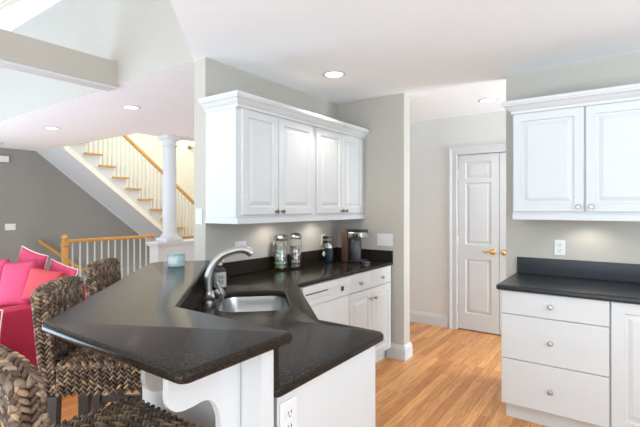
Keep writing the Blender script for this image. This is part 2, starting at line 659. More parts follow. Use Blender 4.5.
d1 = door_leaf('door_1', -1.605, -1.150)
d2 = door_leaf('door_2', -1.145, -0.69)
MY = lambda x, y, z: Matrix.Translation((x, y, z)) @ Matrix.Rotation(R(90), 4, 'X')     # lathe axis to -y
bm = bmesh.new()
lathe(bm, [(0, 0), (0.032, 0), (0.032, 0.006), (0.026, 0.012), (0.012, 0.014), (0.011, 0.045), (0, 0.047)], 20, MY(-1.215, 5.034, 0.93))
tube(bm, smooth_path([(-1.215, 4.992, 0.93), (-1.25, 4.988, 0.934), (-1.29, 4.988, 0.925), (-1.325, 4.99, 0.938)]), [0.011] + [0.0085] * 17 + [0.006], 10)
lab(obj('door_handle', bm, BRASS, d1, True), 'brass lever handle')
bm = lathe(bmesh.new(), [(0, 0), (0.032, 0), (0.032, 0.006), (0.02, 0.012), (0.011, 0.014), (0.011, 0.035), (0.024, 0.042), (0.028, 0.055), (0.022, 0.068), (0, 0.072)], 20, MY(-1.09, 5.034, 0.93))
lab(obj('door_knob', bm, BRASS, d2, True), 'round brass knob')
for z in (0.25, 1.05, 1.83):
    lab(obj('hinge', lathe(bmesh.new(), [(0, -0.045), (0.006, -0.045), (0.006, 0.045), (0, 0.045)], 10, Matrix.Translation((-1.607, 5.026, z))), NICKEL, d1, True), 'small metal hinge')

# knee wall under the bar: granite on the sink side is a part of the worktop
bm = bmesh.new()
prism(bm, [(-0.815, 0.862), (-1.3906, 0.862), (-2.5276, 1.999), (-2.459, 1.999), (-1.371, 0.9105), (-0.815, 0.9105)], 0, 1.0355)
struct('wall_knee', bm, TRIM)

# ------------------------------------------------------------------ stairs
ST = thing('staircase', 'white staircase with golden oak treads rising against the far left wall', 'staircase', (-8.6, 5.0, 0))
def rel(bm, o):
    bmesh.ops.transform(bm, matrix=Matrix.Translation(-Vector(o.location)), verts=bm.verts[:])
    return bm
X0, X1 = -9.099, -8.05
RISE, RUN = 0.207, 0.265
def nose(k):      # k = 0 is the highest visible tread: (y of nosing, z of the tread top)
    return 4.16 + RUN * k, 2.44 - RISE * k
bm = bmesh.new()
prof = []
K0, K1 = -6, 11
for k in range(K0, K1 + 1):
    y, z = nose(k)
    prof.append((y - 0.33 + 0.03, z - 0.03))
    prof.append((y - 0.03, z - 0.03))
# down the soffit side
yb, zb = prof[-1]
prof.append((yb, max(0.0, zb - RISE)))
prof.append((6.60, 0.0))
prof.append((3.50, 2.46))
prof.append((prof[0][0], 2.46 + (3.5 - prof[0][0]) * 0.79))
clean = []
for p in prof:
    if not clean or (abs(p[0] - clean[-1][0]) + abs(p[1] - clean[-1][1])) > 1e-4:
        clean.append(p)
prism_yz(bm, clean, X0, X1 - 0.012)
obj('carriage', rel(bm, ST), TRIM, ST)
# skirt board along the open side
bm = bmesh.new()
prism_yz(bm, [(3.50, 2.455), (6.60, 0.0), (6.60, 0.11), (3.50, 2.575)], X1 - 0.011, X1 + 0.012)
obj('skirt_board', rel(bm, ST), CREAM, ST)
bal = None
for k in range(K0 + 4, K1):
    y, z = nose(k)
    bm = bmesh.new()
    box(bm, X0 + 0.001, X1 + 0.035, y - 0.33, y, z - 0.032, z, 0.008)
    lab(obj('tread', rel(bm, ST), OAK, ST, True), 'golden oak tread')
    for q in range(3):
        yy = y - 0.045 - q * RUN / 3
        zr = 2.861 - (yy - 4.616) * 0.789 - 0.03
        bm = bmesh.new()
        b = 0.014
        box(bm, X1 - 0.035 - b, X1 - 0.035 + b, yy - b, yy + b, z + 0.001, z + 0.2)
        lathe(bm, [(0.012, z + 0.2), (0.014, z + 0.24), (0.010, zr)], 8, Matrix.Translation((X1 - 0.035, yy, 0)))
        obj('baluster', rel(bm, ST), TRIM, ST)
ya, yb = 3.55, 7.1
za, zb = 2.861 - (ya - 4.616) * 0.789, 2.861 - (yb - 4.616) * 0.789
bm = bmesh.new()
prism_yz(bm, [(ya, za - 0.032), (ya, za + 0.032), (yb, zb + 0.032), (yb, zb - 0.032)], X1 - 0.065, X1 - 0.005)
lab(obj('handrail', rel(bm, ST), OAK, ST), 'sloping oak handrail')

# guard rail round the basement stairs
GR = thing('guard_railing', 'level oak railing with white balusters under the sloping staircase', 'railing', (-8.05, 3.5, 0))
bm = bmesh.new()
b = 0.042
box(bm, -b, b, -b, b, 0, 0.74, 0.004)
box(bm, -0.052, 0.052, -0.052, 0.052, 0.74, 0.80, 0.012)
box(bm, -b, b, -b, b, 0.80, 0.86, 0.004)
lathe(bm, [(0.0, 0.86), (0.045, 0.862), (0.058, 0.885), (0.06, 0.90), (0.045, 0.92), (0.036, 0.94), (0.0, 0.955)], 16)
lab(obj('newel_post', bm, OAK, GR, True), 'square oak newel with a turned cap')
bm = bmesh.new()
box(bm, -0.032, 0.032, 0.043, 1.70, 0.80, 0.86, 0.012)
lab(obj('handrail', bm, OAK, GR, True), 'level oak handrail')
bm = lathe(bmesh.new(), [(0, 0), (0.055, 0), (0.055, 0.015), (0.04, 0.03), (0, 0.03)], 16, Matrix.Translation((0, 1.735, 0.83)) @ Matrix.Rotation(R(90), 4, 'X'))
lab(obj('rosette', bm, OAK, GR, True), 'oak wall rosette')
for k in range(12):
    y = 0.13 + k * 0.131
    bm = bmesh.new()
    box(bm, -0.016, 0.016, y - 0.016, y + 0.016, 0.001, 0.25)
    lathe(bm, [(0.015, 0.25), (0.018, 0.3), (0.013, 0.799)], 8, Matrix.Translation((0, y, 0)))
    obj('baluster', bm, TRIM, GR)

# wall rail down to the basement
WR = thing('wall_handrail', 'oak handrail sloping down the dark grey wall behind the pink sofa', 'handrail', (-9.0, 3.45, 0.8))
bm = bmesh.new()
prism_yz(bm, [(0.0, -0.035), (0.0, 0.03), (1.9, -1.49), (1.9, -1.56)], -0.025, 0.03)
obj('rail', bm, OAK, WR)
for y in (0.45, 1.4):
    bm = bmesh.new()
    zz = -0.8 * y - 0.035
    tube(bm, [(0, y, zz), (0, y, zz - 0.05), (-0.04, y, zz - 0.075), (-0.098, y, zz - 0.075)], 0.008, 8)
    obj('bracket', bm, BRONZE, WR, True)

# column on the half wall
CO = thing('column', 'round white column standing on the half wall by the stairs', 'column', (-5.605, 3.92, 0.921))
bm = bmesh.new()
box(bm, -0.14, 0.14, -0.14, 0.14, 0, 0.05, 0.004)
lathe(bm, [(0, 0.05), (0.135, 0.05), (0.138, 0.07), (0.125, 0.085), (0.112, 0.10), (0.105, 0.115), (0, 0.115)], 28)
obj('base', bm, TRIM, CO, True)
bm = lathe(bmesh.new(), [(0, 0.115), (0.103, 0.115), (0.1, 0.6), (0.094, 1.42), (0.108, 1.43), (0.108, 1.445), (0.094, 1.455), (0.094, 1.50), (0, 1.50)], 28)
obj('shaft', bm, TRIM, CO, True)
bm = lathe(bmesh.new(), [(0, 1.50), (0.1, 1.50), (0.12, 1.53), (0, 1.53)], 28)
box(bm, -0.125, 0.125, -0.125, 0.125, 1.53, 1.578, 0.003)
obj('capital', bm, TRIM, CO, True)

# sconce
SC = thing('wall_sconce', 'small lit glass sconce high on the cream stairwell wall', 'lamp', (-9.1, 6.95, 2.98))
bm = bmesh.new()
lathe(bm, [(0, 0), (0.06, 0), (0.06, 0.012), (0, 0.02)], 16, Matrix.Rotation(R(90), 4, 'Y') @ Matrix.Translation((0, 0, 0.001)))
tube(bm, smooth_path([(0.02, 0, 0), (0.08, 0, -0.05), (0.14, 0, -0.03), (0.14, 0, 0.02)]), 0.01, 8)
obj('arm', bm, BRONZE, SC, True)
bm = lathe(bmesh.new(), [(0, 0.02), (0.05, 0.02), (0.09, 0.06), (0.12, 0.14), (0.115, 0.14), (0.085, 0.065), (0, 0.03)], 20, Matrix.Translation((0.14, 0, 0)))
obj('lamp_shade', bm, WARMGLASS, SC, True)


# recessed lights
def downlight(x, y, label, power=14, spread=120):
    t = thing('recessed_light', label, 'light', (x, y, ZC - 0.001), 0, 'recessed ceiling lights')
    bm = lathe(bmesh.new(), [(0.072, 0), (0.095, 0), (0.095, -0.003), (0.078, -0.008), (0.072, -0.006)], 28)
    obj('trim_ring', bm, TRIM, t, True)
    bm = lathe(bmesh.new(), [(0, -0.004), (0.0715, -0.004), (0.0715, 0), (0, 0)], 28)
    obj('diffuser', bm, LAMP, t)
    l = bpy.data.lights.new('downlight', 'SPOT')
    l.energy = power
    l.spot_size = R(spread)
    l.spot_blend = 0.8
    l.shadow_soft_size = 0.07
    l.color = (1.0, 0.94, 0.86)
    o = bpy.data.objects.new('downlight_lamp', l)
    COL.objects.link(o)
    o.parent = t
    o.location = (0, 0, -0.03)
    return t


downlight(-1.904, 2.849, 'round recessed ceiling light above the four-door wall cabinet', 24)
downlight(-1.118, 4.433, 'round recessed ceiling light in front of the white hall door', 14.8)
downlight(-4.288, 2.526, 'recessed ceiling light nearest the header beam above the bar', 14.8)
downlight(-6.287, 2.574, 'recessed ceiling light farthest left above the staircase railing', 14.8)
bm = lathe(bmesh.new(), [(0, 0), (0.06, 0), (0.06, -0.025), (0.045, -0.035), (0, -0.035)], 20)
tag(obj('smoke_detector', bm, PLATE, None, True, (-8.35, 2.62, ZC - 0.001)), 'small white smoke detector on the low ceiling at the left edge', 'smoke detector')

# ------------------------------------------------------------------ bar top and worktops
BAR = slab('breakfast_bar', [rounded_poly([(-1.497, 0.58, 0.03), (-0.785, 0.58, 0.03), (-0.785, 0.972, 0.02), (-1.345, 0.972, 0),
                                     (-2.325, 1.952, 0.01), (-2.594, 1.677, 0.13)])], 1.036, 1.067, 0.012, GRAN)
tag(BAR, 'raised dark granite breakfast bar angled in front of the sink', 'bar')

SINKC = Vector((-1.682, 1.718))
du = Vector((1, -1)).normalized()       # along the diagonal front
dv = Vector((1, 1)).normalized()
def sk(a, b):
    p = SINKC + du * a + dv * b
    return (p.x, p.y)
hole = rounded_poly([(*sk(-0.25, -0.185), 0.09), (*sk(0.25, -0.185), 0.09), (*sk(0.25, 0.185), 0.09), (*sk(-0.25, 0.185), 0.09)], 8)
outer = rounded_poly([(-0.801, 0.9125, 0.02), (-0.801, 1.60, 0.05), (-1.15, 1.60, 0), (-1.80, 2.25, 0), (-1.80, 3.703, 0), (-2.438, 3.703, 0), (-2.438, 2.002, 0), (-2.438, 1.9985, 0), (-2.457, 1.9985, 0), (-1.3712, 0.9125, 0)])
WT = slab('worktop', [outer, hole], 0.884, 0.914, 0.010, GRAN)
tag(WT, 'long dark granite worktop with the sink, running to the coffee maker', 'worktop')
bm = bmesh.new()
box(bm, -2.438, -2.42, 2.003, 3.703, 0.9145, 1.018, 0.002)
box(bm, -2.4195, -1.80, 3.685, 3.703, 0.9145, 1.018, 0.002)
obj('backsplash', bm, GRAN, WT)
bm = bmesh.new()
prism(bm, [(-0.812, 0.911), (-1.3705, 0.911), (-2.4585, 1.999), (-2.4315, 1.999), (-1.3625, 0.93), (-0.812, 0.93)], 0.9145, 1.0355)
obj('splash_panel', bm, GRAN, WT)

# sink
SK = thing('sink', 'stainless steel undermount sink in the angled worktop', 'sink', (SINKC.x, SINKC.y, 0.7), R(-45))
bm = bmesh.new()
rings = []
for ins, z in ((-0.015, 0.1825), (0.0, 0.1825), (0.006, 0.15), (0.016, 0.03), (0.04, 0.004), (0.09, 0.0)):
    pts = rounded_poly([(-0.25 + ins, -0.185 + ins, max(0.02, 0.09 - ins * 0.4)), (0.25 - ins, -0.185 + ins, max(0.02, 0.09 - ins * 0.4)),
                        (0.25 - ins, 0.185 - ins, max(0.02, 0.09 - ins * 0.4)), (-0.25 + ins, 0.185 - ins, max(0.02, 0.09 - ins * 0.4))], 8)
    rings.append([bm.verts.new((p[0], p[1], z)) for p in pts])
for a, b in zip(rings, rings[1:]):
    n = len(a)
    for k in range(n):
        j = (k + 1) % n
        bm.faces.new((a[k], a[j], b[j], b[k]))
bm.faces.new(rings[-1])
obj('basin', bm, STEEL, SK, True)
bm = lathe(bmesh.new(), [(0, 0.002), (0.03, 0.002), (0.042, 0.006), (0.045, 0.001), (0, 0.001)], 20)
obj('drain', bm, NICKEL, SK, True)

# faucet : local +x points over the basin
FA = thing('faucet', 'arched chrome kitchen faucet with a side lever behind the sink', 'faucet', (-1.813, 1.522, 0.915), R(45))
bm = bmesh.new()
lathe(bm, [(0, 0), (0.033, 0), (0.033, 0.008), (0.027, 0.014), (0.026, 0.05), (0.022, 0.062), (0, 0.062)], 24, Matrix.Translation((-0.012, 0, 0)))
lathe(bm, [(0, -0.045), (0.026, -0.045), (0.03, -0.03), (0.03, 0.02), (0.024, 0.03), (0.027, 0.038), (0.03, 0.055), (0.022, 0.075), (0, 0.08)], 24,
      Matrix.Translation((0, 0, 0.034)) @ Matrix.Rotation(R(68), 4, Vector((0.25, 1, 0))))
obj('body', bm, NICKEL, FA, True)
pth = smooth_path([(-0.012, 0, 0.045), (-0.015, 0, 0.09), (-0.012, 0, 0.136), (0.011, 0, 0.202), (0.062, 0, 0.256), (0.125, 0, 0.280)], 6)
bm = tube(bmesh.new(), pth, [0.0205 + 0.003 * math.sin(PI * min(1, i / 20)) for i in range(len(pth))], 16)
obj('spout', bm, NICKEL, FA, True)
bm = bmesh.new()
pth = smooth_path([(0.121, 0, 0.279), (0.15, 0, 0.285), (0.178, 0, 0.284), (0.202, 0, 0.275), (0.220, 0, 0.260)], 5)
tube(bm, pth, [0.018] + [0.0205] * 4 + [0.022] * (len(pth) - 9) + [0.023, 0.023, 0.022, 0.020], 16)
obj('spray_head', bm, NICKEL, FA, True)
bm = bmesh.new()
tube(bm, smooth_path([(0.062, -0.016, 0.025), (0.06, -0.03, 0.05), (0.045, -0.035, 0.09), (0.035, -0.037, 0.118)]), [0.0085] * 6 + [0.0075] * 8 + [0.009] * 5, 10)
obj('lever', bm, NICKEL, FA, True)

# right-hand worktop
WC = thing('worktop', 'short black worktop with backsplash on the right-hand drawer cabinet', 'worktop', (-0.7, 3.35, 0.876))
o = slab('slab', [rounded_poly([(-0.715 + 0.7, 3.035 - 3.35, 0.012), (0.42 + 0.7, 3.035 - 3.35, 0), (0.42 + 0.7, 3.664 - 3.35, 0), (-0.715 + 0.7, 3.664 - 3.35, 0)])],
         0.0, 0.036, 0.011, SLATE, WC)
obj('backsplash', bx(0.0, 1.12, 0.294, 0.314, 0.0365, 0.164, bev=0.002), SLATE, WC)

# ------------------------------------------------------------------ corbels under the bar
def corbel(x, proj, zleg, label):
    bm = bmesh.new()
    yw, zt = 0.8605, 1.0355
    yn = yw - proj
    pts = [(yw, zt), (yn, zt), (yn, zt - 0.07)]
    for k in range(1, 7):                     # rounded nose
        a = PI + k / 6 * PI / 2
        pts.append((yn + 0.045 + 0.045 * math.cos(a), zt - 0.07 + 0.042 * math.sin(a)))
    ya = yw - 0.075
    pts.append((yn + 0.075, zt - 0.112))
    for k in range(0, 9):                     # arch into the leg
        t = k / 8
        pts.append((yn + 0.085 + (ya - yn - 0.085) * math.sin(t * PI / 2) ** 1.0, zt - 0.111 + 0.012 * math.sin(t * PI) - 0.085 * (1 - math.cos(t * PI / 2))))
    pts.append((ya, zleg + 0.02))
    pts.append((ya + 0.02, zleg))
    pts.append((yw, zleg))
    prism_yz(bm, pts, x - 0.02, x)
    bmesh.ops.bevel(bm, geom=[e for e in bm.edges if abs(e.verts[0].co.x - e.verts[1].co.x) < 1e-6], offset=0.0015, segments=1, affect='EDGES')
    return tag(obj('corbel', bm, TRIM), label, 'corbel', 'corbels under the bar')


corbel(-0.895, 0.24, 0.62, 'white scrolled corbel nearest the end of the breakfast bar')
corbel(-1.045, 0.205, 0.86, 'second white corbel, behind the first under the breakfast bar')


# ------------------------------------------------------------------ cabinets (local: x along the front, front looks to -y, wall at +y)
def knob(parent, x, y, z, m=None, scale=1.12):
    bm = lathe(bmesh.new(), [(0, 0), (0.008, 0), (0.006, 0.006), (0.005, 0.012), (0.011, 0.016), (0.0145, 0.021), (0.012, 0.027), (0, 0.029)], 16,
               Matrix.Translation((x, y, z)) @ Matrix.Rotation(R(90), 4, 'X') @ Matrix.Scale(scale, 4))
    return lab(obj('knob', bm, m or PEWTER, parent, True), 'small round metal knob')


def front(kind, parent, x0, x1, z0, z1, yf, rings=RAISED, kx=None, kz=None, km=None):
    o = obj(kind, ring_panel(bmesh.new(), x0, x1, z0, z1, yf, rings, yf + 0.019), WHITE, parent)
    if kx is not None:
        knob(o, kx, yf, kz, km)
    return o


# wall A: local x -> world +y, front -y -> world +x
def A(name, label, y0, cat='cabinet', group=None):
    return thing(name, label, cat, (-2.11, y0, 0), R(90), group)


u1 = A('wall_cabinet', 'white two-door wall cabinet nearest the open end of the kitchen wall', 2.0)
obj('body', bx(0, 0.874, 0.02, 0.328, 1.36, 2.14), WHITE, u1)
front('door', u1, 0.045, 0.413, 1.376, 2.105, 0, kx=0.383, kz=1.40, km=BRONZE)
front('door', u1, 0.419, 0.85, 1.376, 2.105, 0, kx=0.449, kz=1.40, km=BRONZE)
u2 = A('wall_cabinet', 'white two-door wall cabinet above the coffee maker', 2.875)
obj('body', bx(0, 0.826, 0.02, 0.328, 1.36, 2.14), WHITE, u2)
front('door', u2, 0.03, 0.43, 1.376, 2.105, 0, kx=0.40, kz=1.40, km=BRONZE)
front('door', u2, 0.436, 0.815, 1.376, 2.105, 0, kx=0.466, kz=1.40, km=BRONZE)
CROWN = [(0, 2.105), (0.006, 2.105), (0.008, 2.122), (0.024, 2.135), (0.04, 2.154), (0.054, 2.160), (0.056, 2.168), (0.062, 2.170), (0.062, 2.192), (0, 2.19)]
bm = sweep_plan(bmesh.new(), [(-2.438, 1.999), (-2.109, 1.999), (-2.109, 3.703)], CROWN)
tag(obj('crown_moulding', bm, WHITE), 'white stepped crown moulding on top of the four-door cabinet run', 'moulding')
RAIL = [(0, 1.318), (0.004, 1.318), (0.004, 1.358), (-0.02, 1.358), (-0.02, 1.318)]
bm = sweep_plan(bmesh.new(), [(-2.438, 2.001), (-2.115, 2.001), (-2.115, 3.703)], [(-0.02, 1.318), (0.003, 1.318), (0.003, 1.359), (-0.02, 1.359)])
tag(obj('light_rail', bm, WHITE), 'white rail along the bottom of the four-door cabinet run', 'moulding')

# upper right cabinet
u3 = thing('wall_cabinet', 'white two-door wall cabinet on the right above the black worktop', 'cabinet', (-0.672, 3.337, 0))
obj('body', bx(0, 0.91, 0.02, 0.328, 1.385, 2.14), WHITE, u3)
front('door', u3, 0.006, 0.444, 1.40, 2.105, 0, kx=0.412, kz=1.435)
front('door', u3, 0.454, 0.90, 1.40, 2.105, 0, kx=0.486, kz=1.435)
bm = sweep_plan(bmesh.new(), [(-0.673, 3.664), (-0.673, 3.336), (0.24, 3.336)], CROWN)
tag(obj('crown_moulding', bm, WHITE), 'white crown moulding on top of the right-hand wall cabinet', 'moulding')
bm = sweep_plan(bmesh.new(), [(-0.668, 3.664), (-0.668, 3.345), (0.238, 3.345)], [(-0.02, 1.343), (0.003, 1.343), (0.003, 1.384), (-0.02, 1.384)])
tag(obj('light_rail', bm, WHITE), 'white rail along the bottom of the right-hand wall cabinet', 'moulding')

# base, right side
c1 = thing('drawer_cabinet', 'white three-drawer base cabinet with plain fronts', 'cabinet', (-0.69, 3.06, 0))
obj('body', bx(0, 0.612, 0.02, 0.60, 0.11, 0.875), WHITE, c1)
obj('toe_kick', bx(0.02, 0.612, 0.075, 0.09, 0, 0.109), WHITE, c1)
front('drawer', c1, 0.004, 0.61, 0.718, 0.872, 0, SLAB, 0.30, 0.796)
front('drawer', c1, 0.004, 0.61, 0.42, 0.714, 0, SLAB, 0.30, 0.566)
front('drawer', c1, 0.004, 0.61, 0.115, 0.416, 0, SLAB, 0.30, 0.258)
c2 = thing('base_cabinet', 'white base cabinet with a raised-panel door at the right edge', 'cabinet', (-0.076, 3.06, 0))
obj('body', bx(0, 0.47, 0.02, 0.60, 0.11, 0.875), WHITE, c2)
obj('toe_kick', bx(0, 0.47, 0.075, 0.09, 0, 0.109), WHITE, c2)
front('door', c2, 0.004, 0.466, 0.115, 0.872, 0, [(0, 0.004), (0.004, 0), (0.062, 0), (0.068, 0.008), (0.082, 0.008), (0.105, 0.001)], 0.435, 0.80)

# base, left wall
DW = thing('dishwasher', 'white dishwasher with a button panel under the worktop', 'dishwasher', (-1.795, 2.287, 0), R(90))
obj('tub', bx(0.006, 0.612, 0.03, 0.58, 0.05, 0.88), GREYP, DW)
bm = bmesh.new()
box(bm, 0.003, 0.615, 0.0, 0.03, 0.115, 0.735, 0.005)
obj('door', bm, PLATE, DW, True)
bm = bmesh.new()
box(bm, 0.003, 0.615, -0.012, 0.03, 0.739, 0.881, 0.006)
n = 12
pts = [(0.003, -0.012)] + [(0.003 + 0.612 * k / n, -0.014 - 0.022 * math.sin(PI * k / n)) for k in range(n + 1)] + [(0.615, -0.012)]
prism(bm, pts, 0.842, 0.881)
cp = obj('control_panel', bm, PLATE, DW)
bm = bmesh.new()
box(bm, 0.03, 0.30, -0.0135, -0.0125, 0.822, 0.829)
obj('handle_slot', bm, SLOT, cp)
for k in range(9):
    obj('button', bx(0.10 + k * 0.026, 0.118 + k * 0.026, -0.015, -0.0125, 0.782, 0.79), GREYP, cp)
obj('dial', bx(0.478, 0.515, -0.017, -0.0125, 0.785, 0.82, bev=0.003), BLACK, cp)
obj('toe_panel', bx(0.006, 0.612, 0.07, 0.09, 0.001, 0.049), PLATE, DW)

c3 = thing('base_cabinet', 'white base cabinet with two drawers over two doors below the coffee maker', 'cabinet', (-1.80, 2.908, 0), R(90))
obj('body', bx(0, 0.79, 0.02, 0.62, 0.10, 0.883), WHITE, c3)
obj('toe_kick', bx(0, 0.79, 0.07, 0.085, 0, 0.099), WHITE, c3)
front('drawer', c3, 0.008, 0.376, 0.733, 0.881, 0, SLAB, 0.17, 0.80)
front('drawer', c3, 0.382, 0.752, 0.733, 0.881, 0, SLAB, 0.555, 0.80)
front('door', c3, 0.008, 0.376, 0.11, 0.725, 0, RAISED, 0.335, 0.645)
front('door', c3, 0.382, 0.752, 0.11, 0.725, 0, RAISED, 0.42, 0.64)

# peninsula and angled sink cabinet
c4 = thing('base_cabinet', 'white end cabinet of the peninsula with an outlet in its side', 'cabinet', (-1.15, 1.54, 0), R(180))
obj('body', bx(-0.33, -0.002, 0.02, 0.605, 0.10, 0.883), WHITE, c4)
obj('end_panel', bx(-0.332 + -0.0, -0.3302, 0.02, 0.61, 0.001, 0.883), WHITE, c4)
obj('toe_kick', bx(-0.33, -0.002, 0.075, 0.09, 0, 0.099), WHITE, c4)
front('door', c4, -0.325, -0.006, 0.115, 0.725, 0, RAISED, -0.04, 0.65)
front('drawer', c4, -0.325, -0.006, 0.733, 0.881, 0, SLAB, -0.165, 0.80)
c5 = thing('sink_cabinet', 'white angled cabinet under the sink', 'cabinet', (-1.50, 1.89, 0), R(135))
L = 0.40
obj('body', bx(-L, L, 0.02, 0.034, 0.10, 0.883), WHITE, c5)
obj('toe_kick', bx(-L, L, 0.075, 0.09, 0, 0.099), WHITE, c5)
front('door', c5, -L + 0.01, -0.003, 0.115, 0.725, 0, RAISED, -0.04, 0.65)
front('door', c5, 0.003, L - 0.01, 0.115, 0.725, 0, RAISED, 0.04, 0.65)
front('drawer', c5, -L + 0.01, L - 0.01, 0.733, 0.881, 0, SLAB)


# under-cabinet puck lights
def puck(x, y, label, power=1.1):
    t = thing('puck_light', label, 'light', (x, y, 1.359), 0, 'under-cabinet lights')
    obj('housing', lathe(bmesh.new(), [(0.03, 0), (0.036, 0), (0.036, -0.012), (0.03, -0.014)], 20), PLATE, t, True)
    obj('lens', lathe(bmesh.new(), [(0, -0.008), (0.0295, -0.008), (0.0295, -0.001), (0, -0.001)], 20), LAMP, t)
    l = bpy.data.lights.new('puck', 'SPOT')
    l.energy = power
    l.spot_size = R(150)
    l.spot_blend = 0.6
    l.shadow_soft_size = 0.03
    l.color = (1.0, 0.93, 0.82)
    o = bpy.data.objects.new('puck_lamp', l)
    COL.objects.link(o)
    o.parent = t
    o.location = (0, 0, -0.02)


puck(-2.28, 2.62, 'puck light under the cabinet above the glass canisters', 3.0)
puck(-2.28, 3.25, 'puck light under the cabinet above the coffee maker', 3.0)
t = puck(-0.22, 3.51, 'puck light under the right-hand wall cabinet', 2.2)


# ------------------------------------------------------------------ outlets and switches (local: front -y, centre at origin)
def plate(kind, label, cat, loc, rotz, w, h, what, m=PLATE, group=None):
    t = thing(kind, label, cat, loc, rotz, group)
    obj('cover_plate', bx(-w / 2, w / 2, -0.006, -0.0005, -h / 2, h / 2, bev=0.002), m, t)
    if what == 'duplex':
        for s in (-1, 1):
            r = obj('receptacle', bx(-0.017, 0.017, -0.0085, -0.0062, s * 0.021 - 0.014, s * 0.021 + 0.014, bev=0.001), m, t)
            bm = bmesh.new()
            for q in (-0.007, 0.007):
                box(bm, q - 0.0016, q + 0.0016, -0.0092, -0.0086, s * 0.021 - 0.002, s * 0.021 + 0.008)
            box(bm, -0.0025, 0.0025, -0.0092, -0.0086, s * 0.021 - 0.011, s * 0.021 - 0.006)
            obj('slots', bm, SLOT, r)
    else:
        for k in range(what):
            x = (k - (what - 1) / 2) * 0.046
            obj('rocker', bx(x - 0.016, x + 0.016, -0.009, -0.0062, -0.033, 0.033, bev=0.0015), m, t)
    return t


plate('outlet', 'white outlet on the grey wall above the right-hand black worktop', 'outlet', (-0.405, 3.667, 1.128), 0, 0.072, 0.115, 'duplex')
plate('light_switch', 'triple white switch plate on the wall right of the coffee maker', 'light switch', (-1.885, 3.705, 1.117), 0, 0.165, 0.115, 3)
plate('light_switch', 'double white switch plate on the wall behind the faucet', 'light switch', (-2.44, 2.34, 1.124), R(90), 0.118, 0.085, 2)
OUT = plate('outlet', 'ivory outlet with plugs in it beside the dark grinder', 'outlet', (-2.44, 3.45, 1.11), R(90), 0.072, 0.115, 'duplex', IVORY)
plate('light_switch', 'pale switch plate on the narrow end of the kitchen wall', 'light switch', (-2.505, 2.0, 1.365), 0, 0.072, 0.115, 1, GREYP)
plate('outlet', 'white outlet low on the peninsula end panel under the worktop corner', 'outlet', (-0.8175, 0.975, 0.80), R(90), 0.075, 0.12, 'duplex')
plate('light_switch', 'double white switch plate on the dark grey wall above the sofa', 'light switch', (-9.1, 3.03, 1.075), R(90), 0.165, 0.115, 3)
bm = bmesh.new()
box(bm, -0.10, 0.10, -0.045, -0.001, -0.055, 0.055, 0.006)
tag(obj('door_chime', bm, PLATE, None, False, (-9.1, 2.90, 2.30), R(90)), 'white box mounted high on the dark grey wall', 'wall box')
for z, nm in ((0.024, 'upper'), (-0.02, 'lower')):
    pl = tag(obj('power_plug', bx(-2.429, -2.385, 3.432, 3.464, 1.11 + z - 0.014, 1.11 + z + 0.014, bev=0.005), BLACK, None), 'black power plug in the %s socket beside the grinder' % nm, 'plug', 'plugs in the ivory outlet')
    bm = tube(bmesh.new(), smooth_path([(-2.386, 3.448, 1.11 + z), (-2.36 + (z > 0) * 0.03, 3.46, 1.105 + z), (-2.36 + (z > 0) * 0.03, 3.475, 1.0), (-2.36 + (z > 0) * 0.03, 3.49, 0.925)] ), 0.004, 8)
    obj('cord', bm, BLACK, pl, True)

# ------------------------------------------------------------------ things on the worktops
# glass canisters
def canister(x, y, r, h, label, fills):
    t = thing('canister', label, 'canister', (x, y, 0.9155), random.uniform(0, 6), 'glass canisters')
    bm = lathe(bmesh.new(), [(0, 0), (r - 0.006, 0), (r, 0.006), (r, h - 0.03), (r - 0.006, h - 0.015), (r - 0.01, h - 0.012), (r - 0.013, h - 0.015), (r - 0.004, h - 0.032),
                             (r - 0.004, 0.008), (0, 0.006)], 28)
    obj('glass_jar', bm, GLASS, t, True)
    bm = lathe(bmesh.new(), [(0, h - 0.01), (r - 0.002, h - 0.0105), (r + 0.001, h - 0.004), (r + 0.001, h + 0.012), (r * 0.8, h + 0.026), (r * 0.4, h + 0.034), (r * 0.25, h + 0.036), (0, h + 0.037)], 28)
    obj('lid', bm, NICKEL, t, True)
    z = 0.012
    i = 0
    while z < fills[0] * h:
        for q in range(5):
            a = q * 2 * PI / 5 + i * 0.6
            rr = r * 0.52
            bm = bmesh.new()
            s = r * 0.33
            box(bm, -s, s, -s * 0.55, s * 0.55, -0.012, 0.012, 0.006)
            M = Matrix.Translation((rr * math.cos(a), rr * math.sin(a), z + 0.014)) @ Matrix.Rotation(a + PI / 2, 4, 'Z') @ Matrix.Rotation(random.uniform(-0.35, 0.35), 4, 'Y')
            bmesh.ops.transform(bm, matrix=M, verts=bm.verts[:])
            m = fills[1][(q * 2 + i + (i * q) % 3) % len(fills[1])]
            w = obj('sweet', bm, m, None, True)
            w.location = t.location
            w.rotation_euler = t.rotation_euler
            yield_things.append((w, t, m))
        z += 0.03
        i += 1
    return t


yield_things = []
ca = canister(-2.335, 2.69, 0.060, 0.255, 'glass canister of green and white wrapped sweets, left of the pair',
              (0.62, [WHITEB, GREENB, WHITEB, TANB, GREENB]))
cb = canister(-2.285, 2.83, 0.052, 0.262, 'glass canister of red and dark wrapped sweets, right of the pair',
              (0.70, [REDB, DARKB, WHITEB, REDB, TANB]))
for w, t, m in yield_things:
    cname = {'green_wrapper': 'green', 'white_wrapper': 'white', 'red_wrapper': 'red', 'dark_wrapper': 'dark', 'tan_wrapper': 'tan'}[m.name]
    side = 'left' if t is ca else 'right'
    tag(w, '%s wrapped sweet inside the %s glass canister' % (cname, side), 'sweet', '%s sweets in the %s canister' % (cname, side))

